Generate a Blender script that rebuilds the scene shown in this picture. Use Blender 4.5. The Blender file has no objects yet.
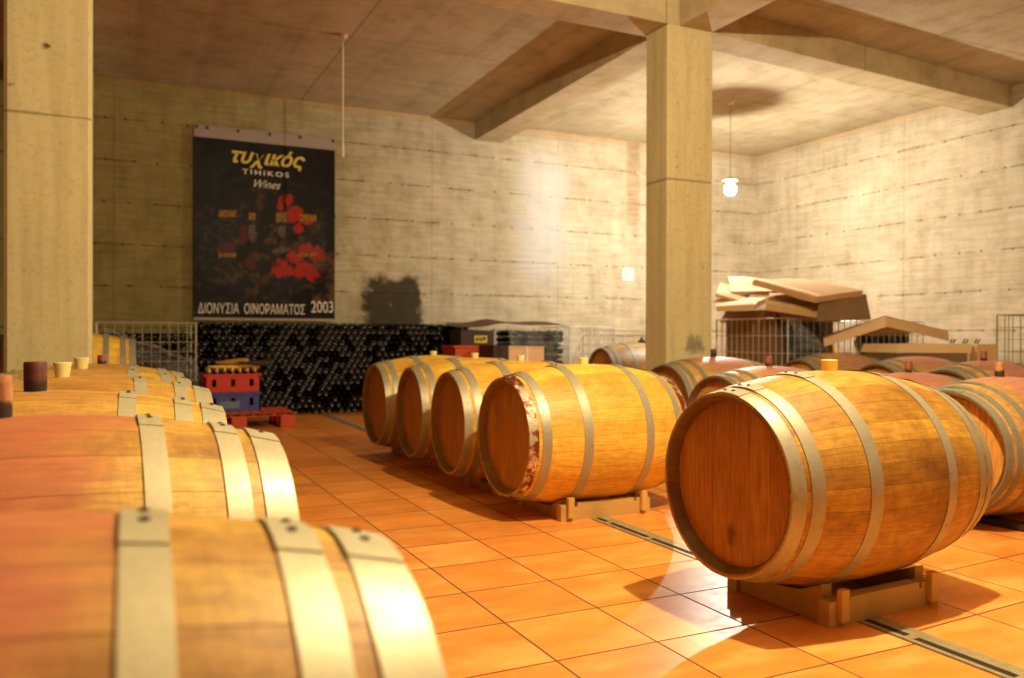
import bpy, bmesh, math, random
from mathutils import Vector, Matrix, noise
random.seed(7)
C = bpy.context.scene.collection
R = math.radians
PI = math.pi

# ------------------------------------------------------------------ camera
F = 830.0; H = 0.908
yaw, pitch, roll = R(25.63), R(-.22), R(.155)
fw = Vector((math.sin(yaw)*math.cos(pitch), math.cos(yaw)*math.cos(pitch), math.sin(pitch)))
rt0 = Vector((math.cos(yaw), -math.sin(yaw), 0)); up0 = rt0.cross(fw)
rt = rt0*math.cos(roll)+up0*math.sin(roll); up = -rt0*math.sin(roll)+up0*math.cos(roll)
EYE = Vector((0, 0, H))
cam_d = bpy.data.cameras.new('camera'); cam = bpy.data.objects.new('camera', cam_d); C.objects.link(cam)
m = Matrix((rt, up, -fw)).transposed().to_4x4(); m.translation = EYE
cam.matrix_world = m
cam_d.sensor_width = 36; cam_d.lens = F/1024*36; cam_d.clip_start = .02
cam_d.dof.use_dof = True; cam_d.dof.focus_distance = 2.75; cam_d.dof.aperture_fstop = 2.6
bpy.context.scene.camera = cam

def ray(x, y): return fw+rt*((x-512)/F)-up*((y-339)/F)
def onY(x, y, Y): d = ray(x, y); return EYE+d*(Y/d.y)
def onX(x, y, X): d = ray(x, y); return EYE+d*(X/d.x)
def onZ(x, y, z): d = ray(x, y); return EYE+d*((z-H)/d.z)

# ------------------------------------------------------------------ materials
class NT:
    def __init__(s, name):
        s.m = bpy.data.materials.new(name); s.m.use_nodes = True
        s.t = s.m.node_tree; s.n = s.t.nodes; s.l = s.t.links
        s.b = s.n['Principled BSDF']
    def new(s, k, **kw):
        n = s.n.new(k)
        for a, v in kw.items(): setattr(n, a, v)
        return n
    def put(s, sock, v):
        if v is None: return
        if isinstance(v, bpy.types.NodeSocket): s.l.new(v, sock)
        else: sock.default_value = v
    def math(s, op, a, b=None, c=None, clamp=False):
        n = s.new('ShaderNodeMath', operation=op, use_clamp=clamp)
        s.put(n.inputs[0], a); s.put(n.inputs[1], b); s.put(n.inputs[2], c)
        return n.outputs[0]
    def mix(s, f, a, b):
        n = s.new('ShaderNodeMix', data_type='RGBA')
        s.put(n.inputs[0], f); s.put(n.inputs[6], a); s.put(n.inputs[7], b)
        return n.outputs[2]
    def mul(s, f, a, b):
        n = s.new('ShaderNodeMix', data_type='RGBA', blend_type='MULTIPLY')
        s.put(n.inputs[0], f); s.put(n.inputs[6], a); s.put(n.inputs[7], b)
        return n.outputs[2]
    def obj(s): return s.new('ShaderNodeTexCoord').outputs['Object']
    def pos(s): return s.new('ShaderNodeNewGeometry').outputs['Position']
    def sep(s, v): n = s.new('ShaderNodeSeparateXYZ'); s.put(n.inputs[0], v); return n.outputs
    def comb(s, x, y, z):
        n = s.new('ShaderNodeCombineXYZ')
        for i, v in enumerate((x, y, z)): s.put(n.inputs[i], v)
        return n.outputs[0]
    def scale(s, v, sc, off=None):
        n = s.new('ShaderNodeMapping'); s.put(n.inputs[0], v); s.put(n.inputs[3], sc)
        if off is not None: s.put(n.inputs[1], off)
        return n.outputs[0]
    def noise(s, v, sc, det=4, rough=.55):
        n = s.new('ShaderNodeTexNoise'); s.put(n.inputs['Vector'], v)
        n.inputs['Scale'].default_value = sc; n.inputs['Detail'].default_value = det
        n.inputs['Roughness'].default_value = rough
        return n.outputs[0]
    def white(s, v, dims='1D'):
        n = s.new('ShaderNodeTexWhiteNoise', noise_dimensions=dims)
        s.put(n.inputs['W' if dims == '1D' else 'Vector'], v)
        return n.outputs[0]
    def ramp(s, v, *stops):
        n = s.new('ShaderNodeValToRGB'); s.put(n.inputs[0], v)
        e = n.color_ramp.elements
        while len(e) < len(stops): e.new(.5)
        for el, (p, c) in zip(e, stops):
            el.position = p; el.color = c if len(c) == 4 else (*c, 1)
        return n.outputs[0]
    def step(s, v, a, b):       # smooth 0..1 between a and b
        n = s.new('ShaderNodeMapRange', interpolation_type='SMOOTHSTEP'); s.put(n.inputs[0], v)
        n.inputs[1].default_value = a; n.inputs[2].default_value = b
        return n.outputs[0]
    def rnd(s): return s.new('ShaderNodeObjectInfo').outputs['Random']
    def out(s, col=None, rough=.6, metal=0., bump=None, bs=.2, bd=.01, **kw):
        if col is not None: s.put(s.b.inputs['Base Color'], col)
        s.put(s.b.inputs['Roughness'], rough); s.put(s.b.inputs['Metallic'], metal)
        for k, v in kw.items(): s.put(s.b.inputs[k], v)
        if bump is not None:
            n = s.new('ShaderNodeBump'); n.inputs['Strength'].default_value = bs
            n.inputs['Distance'].default_value = bd
            s.put(n.inputs['Height'], bump); s.l.new(n.outputs[0], s.b.inputs['Normal'])
        return s.m
def rgb(*c): return (*c, 1)

def plain(name, c, rough=.6, metal=0., var=.15, sc=12, **kw):
    t = NT(name); o = t.obj(); f = t.noise(o, sc)
    k = t.mix(f, rgb(*[x*(1-var*1.4) for x in c]), rgb(*[min(1, x*(1+var)) for x in c]))
    return t.out(k, rough, metal, bump=f, bs=.08, bd=.004, **kw)

C_MATS = ('wine_soaked_oak_staves',)
def stave_mat(name, light, dark, stain, nst=31, dirt=.5, stcol=(.33, .045, .035)):
    t = NT(name); o = t.obj(); x, y, z = t.sep(o)
    ang = t.math('DIVIDE', t.math('ARCTAN2', y, z), 2*PI)
    ang = t.math('ADD', ang, t.math('MULTIPLY', t.math('SINE', t.math('MULTIPLY', ang, 2*PI*5)), .004))
    r = t.rnd(); a = t.math('MULTIPLY', t.math('ADD', ang, 1.5), nst)
    idx = t.math('FLOOR', a); fr = t.math('FRACT', a)
    w = t.white(t.math('ADD', idx, t.math('MULTIPLY', t.math('FLOOR', t.math('MULTIPLY', r, 97)), 37)))
    seed = t.math('MULTIPLY', w, 20)
    gv = t.comb(t.math('MULTIPLY', x, 2.2), t.math('ADD', t.math('MULTIPLY', a, 1.3), seed), seed)
    grain = t.noise(gv, 6, 6, .65)
    big = t.noise(t.comb(x, t.math('ADD', y, t.math('MULTIPLY', r, 30)), z), 3.4, 4)
    mott = t.noise(t.comb(x, y, t.math('ADD', z, t.math('MULTIPLY', r, 30))), 16, 5, .7)
    c = t.mix(t.step(w, 0, 1), rgb(*light), rgb(*dark))
    c = t.mul(1, c, t.ramp(grain, (.25, (.62, .58, .5)), (.6, (1.08, 1.05, 1.0))))
    c = t.mul(dirt, c, t.ramp(mott, (.33, (.62, .52, .38)), (.6, (1, 1, 1))))
    c = t.mul(dirt, c, t.ramp(big, (.3, (.5, .4, .28)), (.52, (1, 1, 1))))
    # fine saw marks across the staves
    saw = t.noise(t.comb(t.math('MULTIPLY', x, 60), t.math('MULTIPLY', a, .6), 0), 2, 2)
    c = t.mul(.35, c, t.ramp(saw, (.35, (.74, .7, .62)), (.6, (1, 1, 1))))
    if stain:
        # wine spilt round the bung hole and run down the belly
        e = t.math('ADD', t.math('MULTIPLY', t.math('MULTIPLY', x, x), 8.5),
                   t.math('MULTIPLY', t.math('ABSOLUTE', ang), 3.4))
        e = t.math('ADD', e, t.math('MULTIPLY', t.math('SUBTRACT', big, .5), .9))
        e = t.math('ADD', e, t.math('MULTIPLY', t.math('SUBTRACT', w, .5), .25))
        k = t.math('MULTIPLY', t.math('SUBTRACT', 1, t.step(e, .25, .85)), stain, clamp=True)
        c = t.mix(k, c, t.mix(grain, rgb(*[q*.7 for q in stcol]), rgb(*[q*1.5 for q in stcol])))
    seam = t.math('MINIMUM', fr, t.math('SUBTRACT', 1, fr))
    sm = t.step(seam, .0, .022)
    c = t.mul(1, c, t.ramp(sm, (0, (.5, .38, .25)), (1, (1, 1, 1))))
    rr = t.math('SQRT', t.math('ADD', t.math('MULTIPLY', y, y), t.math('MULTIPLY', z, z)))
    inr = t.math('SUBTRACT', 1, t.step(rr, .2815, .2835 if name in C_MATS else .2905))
    c = t.mix(t.math('MULTIPLY', inr, .8), c, rgb(.075, .028, .008))  # darkened end grain, with the shade of the inner rim painted in
    hb = t.math('ADD', t.math('MULTIPLY', grain, .3), sm)
    return t.out(c, .5, 0, bump=hb, bs=.25, bd=.003)

def head_mat(name, c1, c2, spot=False):
    t = NT(name); o = t.obj(); x, y, z = t.sep(o)
    a = t.math('MULTIPLY', t.math('ADD', y, 2.0), 11.5)
    idx = t.math('FLOOR', a); fr = t.math('FRACT', a)
    w = t.white(t.math('ADD', idx, t.math('MULTIPLY', t.math('FLOOR', t.math('MULTIPLY', t.rnd(), 51)), 13)))
    g = t.noise(t.comb(t.math('MULTIPLY', w, 9), t.math('MULTIPLY', y, 34), t.math('MULTIPLY', z, 3.0)), 2.2, 6, .7)
    b = t.noise(o, 7, 4)
    c = t.mix(w, rgb(*c1), rgb(*c2))
    c = t.mul(1, c, t.ramp(g, (.3, (.6, .5, .42)), (.62, (1.1, 1.08, 1.05))))
    c = t.mul(.6, c, t.ramp(b, (.3, (.6, .5, .42)), (.6, (1, 1, 1))))
    seam = t.math('MINIMUM', fr, t.math('SUBTRACT', 1, fr))
    c = t.mul(.8, c, t.ramp(t.step(seam, 0, .02), (0, (.4, .3, .2)), (1, (1, 1, 1))))
    if spot:
        dy = t.math('ADD', y, 0.0); dz = t.math('MULTIPLY', t.math('ADD', z, .165), .55)
        d = t.math('SQRT', t.math('ADD', t.math('MULTIPLY', dy, dy), t.math('MULTIPLY', dz, dz)))
        d = t.math('ADD', d, t.math('MULTIPLY', t.math('SUBTRACT', t.noise(o, 40, 3), .5), .03))
        c = t.mul(.85, c, t.ramp(t.step(d, .006, .03), (0, (.35, .22, .15)), (1, (1, 1, 1))))
    return t.out(c, .45, 0, bump=g, bs=.12, bd=.003)

def hoop_mat(name, col, rust=.3, metal=.45, rough=.42, rc=(.16, .07, .03), patch=False):
    t = NT(name); o = t.obj(); x, y, z = t.sep(o)
    off = t.math('MULTIPLY', t.rnd(), 40)
    v = t.comb(x, t.math('ADD', y, off), z)
    n1 = t.noise(v, 26, 5, .7); n2 = t.noise(v, 5, 3); n3 = t.noise(v, 120, 2)
    c = t.mix(n2, rgb(*[q*.72 for q in col]), rgb(*[min(1, q*1.15) for q in col]))
    c = t.mul(.4, c, t.ramp(n3, (.3, (.7, .7, .7)), (.7, (1, 1, 1))))
    k = t.math('MULTIPLY', t.step(n1, .56, .7), rust)
    if patch:
        k2 = t.step(t.math('ADD', n1, t.math('MULTIPLY', n2, .6)), .72, .84)
        c = t.mix(t.step(n2, .45, .5), c, rgb(.85, .72, .42))
        c = t.mix(k2, c, rgb(.2, .035, .012)); k = t.math('MULTIPLY', k, .6)
    c = t.mix(k, c, rgb(*rc))
    ro = t.math('ADD', rough-.1, t.math('MULTIPLY', n1, .3))
    return t.out(c, ro, metal, bump=n1, bs=.1, bd=.003)

def t_off(n): return 0 if n.startswith('slab') else .37
def concrete(name, c1, c2, axis='x', seams=True, stain=False, ties=True, board=1.0, top=None):
    t = NT(name); p = t.pos(); x, y, z = t.sep(p)
    u = x if axis == 'x' else y
    big = t.noise(p, .8, 5, .6); med = t.noise(p, 3.5, 6, .65)
    st = t.noise(t.comb(t.math('MULTIPLY', u, 1.2), t.math('MULTIPLY', z, 16), 0), 1.5, 5, .7)
    st2 = t.noise(t.comb(t.math('MULTIPLY', u, 7), t.math('MULTIPLY', z, 1.0), 3), 1.2, 4, .6)
    fine = t.noise(p, 45, 4, .7)
    c = t.mix(t.step(big, .3, .7), rgb(*c1), rgb(*c2))
    c = t.mul(.5*board, c, t.ramp(st, (.32, (.6, .56, .47)), (.6, (1.05, 1.05, 1.05))))
    c = t.mul(.35, c, t.ramp(st2, (.3, (.66, .6, .5)), (.55, (1, 1, 1))))
    c = t.mul(.5, c, t.ramp(med, (.32, (.62, .55, .42)), (.55, (1.04, 1.04, 1.04))))
    c = t.mul(.3, c, t.ramp(fine, (.3, (.72, .7, .66)), (.6, (1, 1, 1))))
    h = t.math('ADD', t.math('MULTIPLY', st, .5), t.math('MULTIPLY', fine, .3))
    if seams:
        zz = t.math('ADD', z, t.math('MULTIPLY', t.math('SUBTRACT', med, .5), .012))
        a = t.math('DIVIDE', t.math('SUBTRACT', zz, 3.26-.455*20), .455)
        fr = t.math('FRACT', a); d = t.math('MINIMUM', fr, t.math('SUBTRACT', 1, fr))
        ln = t.math('SUBTRACT', 1, t.step(d, .008, .03))
        gate = t.step(t.noise(t.comb(t.math('MULTIPLY', u, 2.4), t.math('FLOOR', t.math('ADD', a, .5)), 0), 1.3, 3), .42, .55)
        c = t.mul(t.math('MULTIPLY', t.math('MULTIPLY', ln, gate), .75), c, rgb(.42, .36, .28))
        h = t.math('SUBTRACT', h, t.math('MULTIPLY', ln, .5))
        b = t.math('DIVIDE', u, 1.83); fb = t.math('FRACT', b)
        vb = t.math('SUBTRACT', 1, t.step(t.math('MINIMUM', fb, t.math('SUBTRACT', 1, fb)), .001, .006))
        c = t.mul(t.math('MULTIPLY', vb, .5), c, rgb(.5, .44, .35))
        if ties:
            q = t.math('DIVIDE', u, .29); fq = t.math('SUBTRACT', t.math('FRACT', q), .5)
            jit = t.math('MULTIPLY', t.math('SUBTRACT', t.white(t.comb(t.math('FLOOR', q), t.math('FLOOR', t.math('ADD', a, .5)), 0), '3D'), .5), .5)
            du = t.math('MULTIPLY', t.math('ADD', fq, jit), .29)
            dz = t.math('MULTIPLY', t.math('SUBTRACT', t.math('FRACT', t.math('ADD', a, .5)), .5), .455)
            dz = t.math('ADD', dz, t.math('MULTIPLY', jit, .02))
            dd = t.math('SQRT', t.math('ADD', t.math('MULTIPLY', du, du), t.math('MULTIPLY', dz, dz)))
            tk = t.math('SUBTRACT', 1, t.step(dd, .007, .018))
            c = t.mix(t.math('MULTIPLY', tk, .85), c, rgb(.05, .035, .022))
            h = t.math('SUBTRACT', h, tk)
    if not seams:
        for q, (s0, st_) in ((x, (2.0, 2.44)), (y, (6.45, 1.22))):
            b = t.math('FRACT', t.math('DIVIDE', t.math('ADD', q, 24.4-s0+t_off(name)), st_)); w_ = .006/st_
            k = t.math('SUBTRACT', 1, t.step(t.math('MINIMUM', b, t.math('SUBTRACT', 1, b)), w_*.5, w_*2))
            c = t.mul(t.math('MULTIPLY', k, .55), c, rgb(.4, .33, .25))
    if top is not None:   # orange water line under the slab
        k = t.math('MULTIPLY', t.step(t.math('ADD', z, t.math('MULTIPLY', med, .3)), top, top+.12), .5)
        c = t.mix(k, c, rgb(.55, .36, .16))
    if stain:
        # patch of black soot above the bottle stack, olive stain and painted dimness on the left, painted bluish light, rust runs
        e = t.math('MULTIPLY', t.math('SUBTRACT', med, .5), .55)
        dx = t.math('ADD', t.math('ABSOLUTE', t.math('SUBTRACT', x, 3.17)), e)
        dz = t.math('ADD', t.math('ABSOLUTE', t.math('SUBTRACT', z, 1.28)), t.math('MULTIPLY', e, .8))
        k = t.math('MULTIPLY', t.math('SUBTRACT', 1, t.step(dx, .30, .42)), t.math('SUBTRACT', 1, t.step(dz, .28, .4)))
        holes = t.step(t.noise(t.comb(t.math('MULTIPLY', x, 2.6), 0, z), 2.6, 5, .6), .28, .38)
        c = t.mix(t.math('MULTIPLY', t.math('MULTIPLY', k, holes), .93), c, rgb(.035, .028, .014))
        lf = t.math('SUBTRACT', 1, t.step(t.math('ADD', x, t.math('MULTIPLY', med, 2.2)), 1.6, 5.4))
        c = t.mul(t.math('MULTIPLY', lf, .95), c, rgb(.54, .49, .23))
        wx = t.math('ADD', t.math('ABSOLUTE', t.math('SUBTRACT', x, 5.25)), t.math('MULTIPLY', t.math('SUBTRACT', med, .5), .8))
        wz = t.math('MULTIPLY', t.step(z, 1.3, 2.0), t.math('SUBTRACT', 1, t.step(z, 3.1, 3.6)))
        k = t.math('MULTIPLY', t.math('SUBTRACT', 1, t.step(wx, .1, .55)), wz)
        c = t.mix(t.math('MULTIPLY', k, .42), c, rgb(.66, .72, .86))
        rx = t.math('ADD', t.math('ABSOLUTE', t.math('SUBTRACT', x, 6.72)), t.math('MULTIPLY', t.math('SUBTRACT', fine, .5), .1))
        rz = t.math('MULTIPLY', t.step(z, 2.3, 2.6), t.step(st, .35, .6))
        k = t.math('MULTIPLY', t.math('SUBTRACT', 1, t.step(rx, .06, .16)), rz)
        c = t.mix(t.math('MULTIPLY', k, .7), c, rgb(.30, .15, .05))
    return t.out(c, .9, 0, bump=h, bs=.3, bd=.010, **{'Specular IOR Level': .25})

def pillar_mat(name):
    t = NT(name); p = t.pos(); x, y, z = t.sep(p)
    big = t.noise(p, 1.6, 4); fine = t.noise(p, 30, 5, .75)
    st = t.noise(t.comb(t.math('MULTIPLY', x, 9), t.math('MULTIPLY', y, 9), t.math('MULTIPLY', z, .5)), 1.5, 4)
    c = t.mix(big, rgb(.58, .52, .28), rgb(.74, .66, .38))
    c = t.mul(.5, c, t.ramp(st, (.32, (.72, .68, .58)), (.55, (1, 1, 1))))
    c = t.mul(.5, c, t.ramp(fine, (.3, (.65, .62, .55)), (.5, (1, 1, 1))))
    hole = t.step(t.noise(p, 13, 2, .4), .74, .78)
    c = t.mix(t.math('MULTIPLY', hole, .6), c, rgb(.12, .09, .04))
    zz = t.math('ABSOLUTE', t.math('SUBTRACT', z, 2.2))
    zz = t.math('ADD', zz, t.math('MULTIPLY', t.math('SUBTRACT', t.noise(p, 3, 2), .5), .02))
    c = t.mul(t.math('MULTIPLY', t.math('SUBTRACT', 1, t.step(zz, .004, .014)), .7), c, rgb(.35, .3, .2))
    hx, hy = t.math('SUBTRACT', x, -.36), t.math('SUBTRACT', z, 2.60)
    hd = t.math('ADD', t.math('SQRT', t.math('ADD', t.math('MULTIPLY', hx, hx), t.math('MULTIPLY', hy, hy))), t.math('MULTIPLY', t.math('SUBTRACT', t.noise(p, 40, 3), .5), .06))
    c = t.mix(t.math('MULTIPLY', t.math('SUBTRACT', 1, t.step(hd, .012, .03)), .9), c, rgb(.05, .035, .02))
    # grey mould patch low on the middle pillar
    dx = t.math('SUBTRACT', x, 4.36); dz = t.math('SUBTRACT', z, .84)
    d = t.math('SQRT', t.math('ADD', t.math('MULTIPLY', dx, dx), t.math('MULTIPLY', t.math('MULTIPLY', dz, dz), 2)))
    d = t.math('ADD', d, t.math('MULTIPLY', t.math('SUBTRACT', t.noise(p, 14, 4), .5), .28))
    c = t.mix(t.math('MULTIPLY', t.math('SUBTRACT', 1, t.step(d, .04, .14)), .7), c, rgb(.13, .12, .09))
    return t.out(c, .8, 0, bump=fine, bs=.3, bd=.006)

def floor_mat():
    t = NT('terracotta_tiles'); p = t.pos(); x, y, z = t.sep(p)
    right = t.math('GREATER_THAN', x, 2.19)
    ax = t.math('DIVIDE', t.math('SUBTRACT', x, 2.136-.34*40), .34)
    ay = t.math('DIVIDE', t.math('SUBTRACT', y, 2.0335-.34*40), .34)
    bx = t.math('DIVIDE', t.math('SUBTRACT', x, 2.547-.373*40), .373)
    by = t.math('DIVIDE', t.math('SUBTRACT', t.math('SUBTRACT', y, t.math('MULTIPLY', t.math('SUBTRACT', x, 2.24), .07)), 1.765-.36*40), .36)
    def sel(a, b):
        n = t.new('ShaderNodeMix', data_type='FLOAT'); t.put(n.inputs[0], right); t.put(n.inputs[2], a); t.put(n.inputs[3], b); return n.outputs[0]
    u, v = sel(ax, bx), sel(ay, by)
    fu, fv = t.math('FRACT', u), t.math('FRACT', v)
    du = t.math('MINIMUM', fu, t.math('SUBTRACT', 1, fu)); dv = t.math('MINIMUM', fv, t.math('SUBTRACT', 1, fv))
    d = t.math('MINIMUM', du, dv)
    g = t.step(d, .006, .014)
    cell = t.comb(t.math('FLOOR', u), t.math('FLOOR', v), 0)
    w = t.white(cell, '3D')
    n1 = t.noise(t.comb(t.math('MULTIPLY', x, .8), t.math('MULTIPLY', y, 2.2), t.math('MULTIPLY', w, 30)), 3.2, 5, .6)
    n2 = t.noise(p, 20, 5, .7)
    c = t.ramp(n1, (.25, (.66, .235, .045)), (.5, (.86, .325, .06)), (.72, (.95, .50, .14)))
    c = t.mul(.7, c, t.ramp(w, (0, (.82, .78, .75)), (1, (1.08, 1.02, 1))))
    c = t.mul(.4, c, t.ramp(n2, (.3, (.75, .7, .66)), (.6, (1, 1, 1))))
    c = t.mix(g, rgb(.10, .055, .028), c)
    # browner and darker towards the back of the aisle
    k = t.math('MULTIPLY', t.step(t.math('ADD', y, t.math('MULTIPLY', n1, 2)), 4.6, 8.5), .45)
    c = t.mul(k, c, rgb(.62, .5, .42))
    ro = t.math('ADD', .25, t.math('ADD', t.math('MULTIPLY', n2, .22), t.math('MULTIPLY', t.math('SUBTRACT', 1, g), .4)))
    hb = t.math('ADD', g, t.math('MULTIPLY', n1, .25))
    return t.out(c, ro, 0, bump=hb, bs=.22, bd=.004, **{'Specular IOR Level': .32})

def wood_mat(name, c1, c2, axis=0, sc=1.0):
    t = NT(name); o = t.obj(); s = [14*sc]*3; s[axis] = 1.2*sc
    g = t.noise(t.scale(o, s), 2, 6, .65)
    k = t.noise(o, 5, 3)
    c = t.mix(g, rgb(*c2), rgb(*c1)); c = t.mul(.5, c, t.ramp(k, (.3, (.6, .52, .4)), (.6, (1, 1, 1))))
    return t.out(c, .6, 0, bump=g, bs=.2, bd=.003)

def film_mat():
    t = NT('clear_plastic_film'); o = t.obj(); n = t.noise(o, 9, 5, .7)
    t.out(rgb(.42, .42, .40), .12, 0, bump=n, bs=.8, bd=.03)
    t.put(t.b.inputs['Alpha'], t.ramp(n, (.35, (.06, .06, .06)), (.7, (.42, .42, .42))))
    return t.m

def bung_mat(name, lo, hi, split):
    t = NT(name); o = t.obj(); x, y, z = t.sep(o)
    n = t.noise(o, 22, 4)
    k = t.step(t.math('ADD', z, t.math('MULTIPLY', t.math('SUBTRACT', n, .5), .03)), split-.006, split+.006)
    c = t.mix(k, rgb(*lo), t.mul(.8, rgb(*hi), t.ramp(n, (.35, (.5, .4, .35)), (.6, (1, 1, 1)))))
    return t.out(c, .55)

def emit(name, c, s):
    t = NT(name); t.out(rgb(*c), .3)
    t.put(t.b.inputs['Emission Color'], rgb(*c)); t.b.inputs['Emission Strength'].default_value = s
    return t.m

M = dict(
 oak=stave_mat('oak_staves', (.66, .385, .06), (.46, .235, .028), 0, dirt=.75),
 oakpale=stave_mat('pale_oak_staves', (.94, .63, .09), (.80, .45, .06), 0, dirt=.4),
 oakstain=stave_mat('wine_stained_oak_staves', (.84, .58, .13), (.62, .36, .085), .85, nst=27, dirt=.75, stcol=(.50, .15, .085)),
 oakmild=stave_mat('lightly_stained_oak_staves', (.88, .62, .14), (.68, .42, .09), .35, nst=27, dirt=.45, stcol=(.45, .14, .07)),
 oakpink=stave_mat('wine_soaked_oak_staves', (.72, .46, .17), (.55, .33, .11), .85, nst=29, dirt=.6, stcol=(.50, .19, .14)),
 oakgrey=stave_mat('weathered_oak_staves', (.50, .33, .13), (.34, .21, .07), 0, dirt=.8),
 head=head_mat('oak_head_boards', (.56, .28, .03), (.44, .19, .018)),
 headspot=head_mat('oak_head_boards_marked', (.54, .25, .026), (.44, .18, .016), True),
 headpale=head_mat('pale_oak_head_boards', (.80, .44, .11), (.68, .34, .075)),
 hoop=hoop_mat('galvanised_hoop', (.50, .46, .33)),
 hooprust=hoop_mat('rust_patched_hoop', (.62, .55, .38), .8, patch=True),
 hooplit=hoop_mat('lit_galvanised_hoop', (.66, .62, .42), .12, .3, .4),  # galvanised hoop for the left row, lamp brightness painted into its colour
 hoopgrey=hoop_mat('dull_grey_hoop', (.30, .29, .21), .5, .3, .6),
 rivet=plain('dark_rivet_steel', (.10, .075, .045), .5, .5),
 yellow=plain('yellow_silicone', (.95, .62, .12), .4, 0, .06, **{'Subsurface Weight': .15}),
 paleyellow=plain('pale_yellow_silicone', (.88, .78, .32), .4, 0, .06),
 tan=bung_mat('wooden_bung_dark_base', (.045, .022, .015), (.62, .30, .12), .032),
 darkbung=bung_mat('wine_black_bung', (.03, .012, .01), (.16, .045, .03), .03),
 rust=bung_mat('red_brown_bung', (.06, .02, .012), (.42, .13, .06), .02),
 pine=wood_mat('pine_timber', (.66, .45, .15), (.50, .31, .085)),
 pine_y=wood_mat('pine_timber_across', (.56, .36, .11), (.42, .25, .06), 1),
 pine_z=wood_mat('pine_block', (.74, .48, .14), (.58, .34, .08), 2),
 runner=wood_mat('dark_runner_timber', (.05, .035, .018), (.03, .02, .01), 1),
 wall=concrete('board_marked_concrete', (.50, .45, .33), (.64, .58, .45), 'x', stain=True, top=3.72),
 wallr=concrete('board_marked_concrete_side', (.52, .47, .35), (.64, .57, .44), 'y', top=3.72),
 ceil=concrete('slab_concrete', (.46, .40, .27), (.58, .51, .37), 'x', seams=False, board=.5),
 wallunseen=concrete('dark_unseen_concrete', (.20, .17, .12), (.28, .24, .17), 'y'),  # unseen walls, colour darkened to cut bounce light and deepen shadows
 beam=concrete('beam_concrete', (.50, .43, .27), (.62, .53, .34), 'x', seams=False, board=.3),
 pillar=pillar_mat('pillar_concrete'),
 floor=floor_mat(),
 drain=plain('worn_metal_channel', (.42, .36, .20), .5, .35, .3, 30),
 slot=plain('dark_slot', (.02, .015, .01), .8),
 wire=plain('galvanised_wire', (.74, .72, .64), .4, .3),
 wiregreen=plain('tarnished_wire', (.34, .34, .16), .5, .4),
 wirepale=plain('pale_wire', (.55, .50, .32), .45, .3),
 bottle=plain('dark_bottle_glass', (.008, .008, .005), .24, 0, .3, **{'Specular IOR Level': .3}),
 card=plain('cardboard', (.60, .37, .165), .85, 0, .12, 5),
 cardlight=plain('pale_cardboard', (.80, .56, .30), .8, 0, .1, 5),
 carddark=plain('brown_cardboard', (.22, .13, .06), .85, 0, .15, 5),
 darkbox=plain('dark_brown_box', (.045, .022, .014), .6, 0, .2, 5),
 red=plain('red_plastic', (.62, .035, .012), .4, 0, .1, 8),
 orange=plain('orange_plastic', (.62, .085, .015), .5, 0, .12, 8),
 blue=plain('blue_plastic', (.055, .075, .30), .4, 0, .1, 8),
 label=plain('yellow_label', (.75, .58, .04), .6),
 paper=plain('white_paper', (.80, .79, .75), .8, 0, .04),
 film=film_mat(),
 white=plain('white_plastic', (.78, .70, .50), .5, 0, .05),
 black=plain('black_plastic', (.02, .02, .018), .4),
 bluebag=plain('blue_grey_plastic', (.16, .22, .30), .35),
 foil=plain('gold_foil', (.70, .42, .08), .4, .3),
 gold=plain('gold_print', (.62, .46, .06), .45, .1, .25, 40),
 ivory=plain('ivory_print', (.80, .72, .62), .6, 0, .05),
)

# ------------------------------------------------------------------ mesh helpers
def obj(name, bm, mat, parent=None, smooth=None, mats=None):
    me = bpy.data.meshes.new(name)
    bmesh.ops.recalc_face_normals(bm, faces=bm.faces[:])
    bm.to_mesh(me); bm.free()
    for mm in (mats or [mat]): me.materials.append(mm)
    if smooth is not None:
        for p in me.polygons: p.use_smooth = True
        me.set_sharp_from_angle(angle=R(smooth))
    o = bpy.data.objects.new(name, me); C.objects.link(o)
    if parent: o.parent = parent
    return o
def tag(o, label, cat, group=None, kind=None):
    o['label'] = label; o['category'] = cat
    if group: o['group'] = group
    if kind: o['kind'] = kind
    return o
def thing(name, label, cat, loc=(0, 0, 0), rz=0, group=None):
    o = bpy.data.objects.new(name, None); C.objects.link(o); o.empty_display_size = .1
    o.location = loc; o.rotation_euler = (0, 0, rz)
    return tag(o, label, cat, group)
def struct(name, bm, mat, **k):
    o = obj(name, bm, mat, **k); o['kind'] = 'structure'; return o
def copy_tree(o, parent=None):
    c = o.copy(); C.objects.link(c)
    if parent: c.parent = parent
    for ch in list(o.children): copy_tree(ch, c)
    return c
def box(bm, a, b, bev=0, rot=None):
    x0, y0, z0 = a; x1, y1, z1 = b
    r = bmesh.ops.create_cube(bm, size=1)
    vs = r['verts']; c = Vector(((x0+x1)/2, (y0+y1)/2, (z0+z1)/2)); s = (x1-x0, y1-y0, z1-z0)
    for v in vs: v.co = Vector((v.co.x*s[0], v.co.y*s[1], v.co.z*s[2]))
    if bev:
        es = {e for v in vs for e in v.link_edges}
        g = bmesh.ops.bevel(bm, geom=list(es), offset=bev, segments=2, affect='EDGES', profile=.5)
        vs = list({v for v in g['verts']} | {v for v in vs if v.is_valid})
    for v in vs:
        if rot is not None: v.co = rot @ v.co
        v.co += c
    return bm
def prism(bm, pts, off):     # polygon pts extruded by the vector off
    off = Vector(off)
    a = [bm.verts.new(Vector(p)) for p in pts]; b = [bm.verts.new(Vector(p)+off) for p in pts]
    bm.faces.new(a); bm.faces.new(b[::-1]); n = len(pts)
    for i in range(n): bm.faces.new((a[i], b[i], b[(i+1) % n], a[(i+1) % n]))
    return bm
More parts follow.
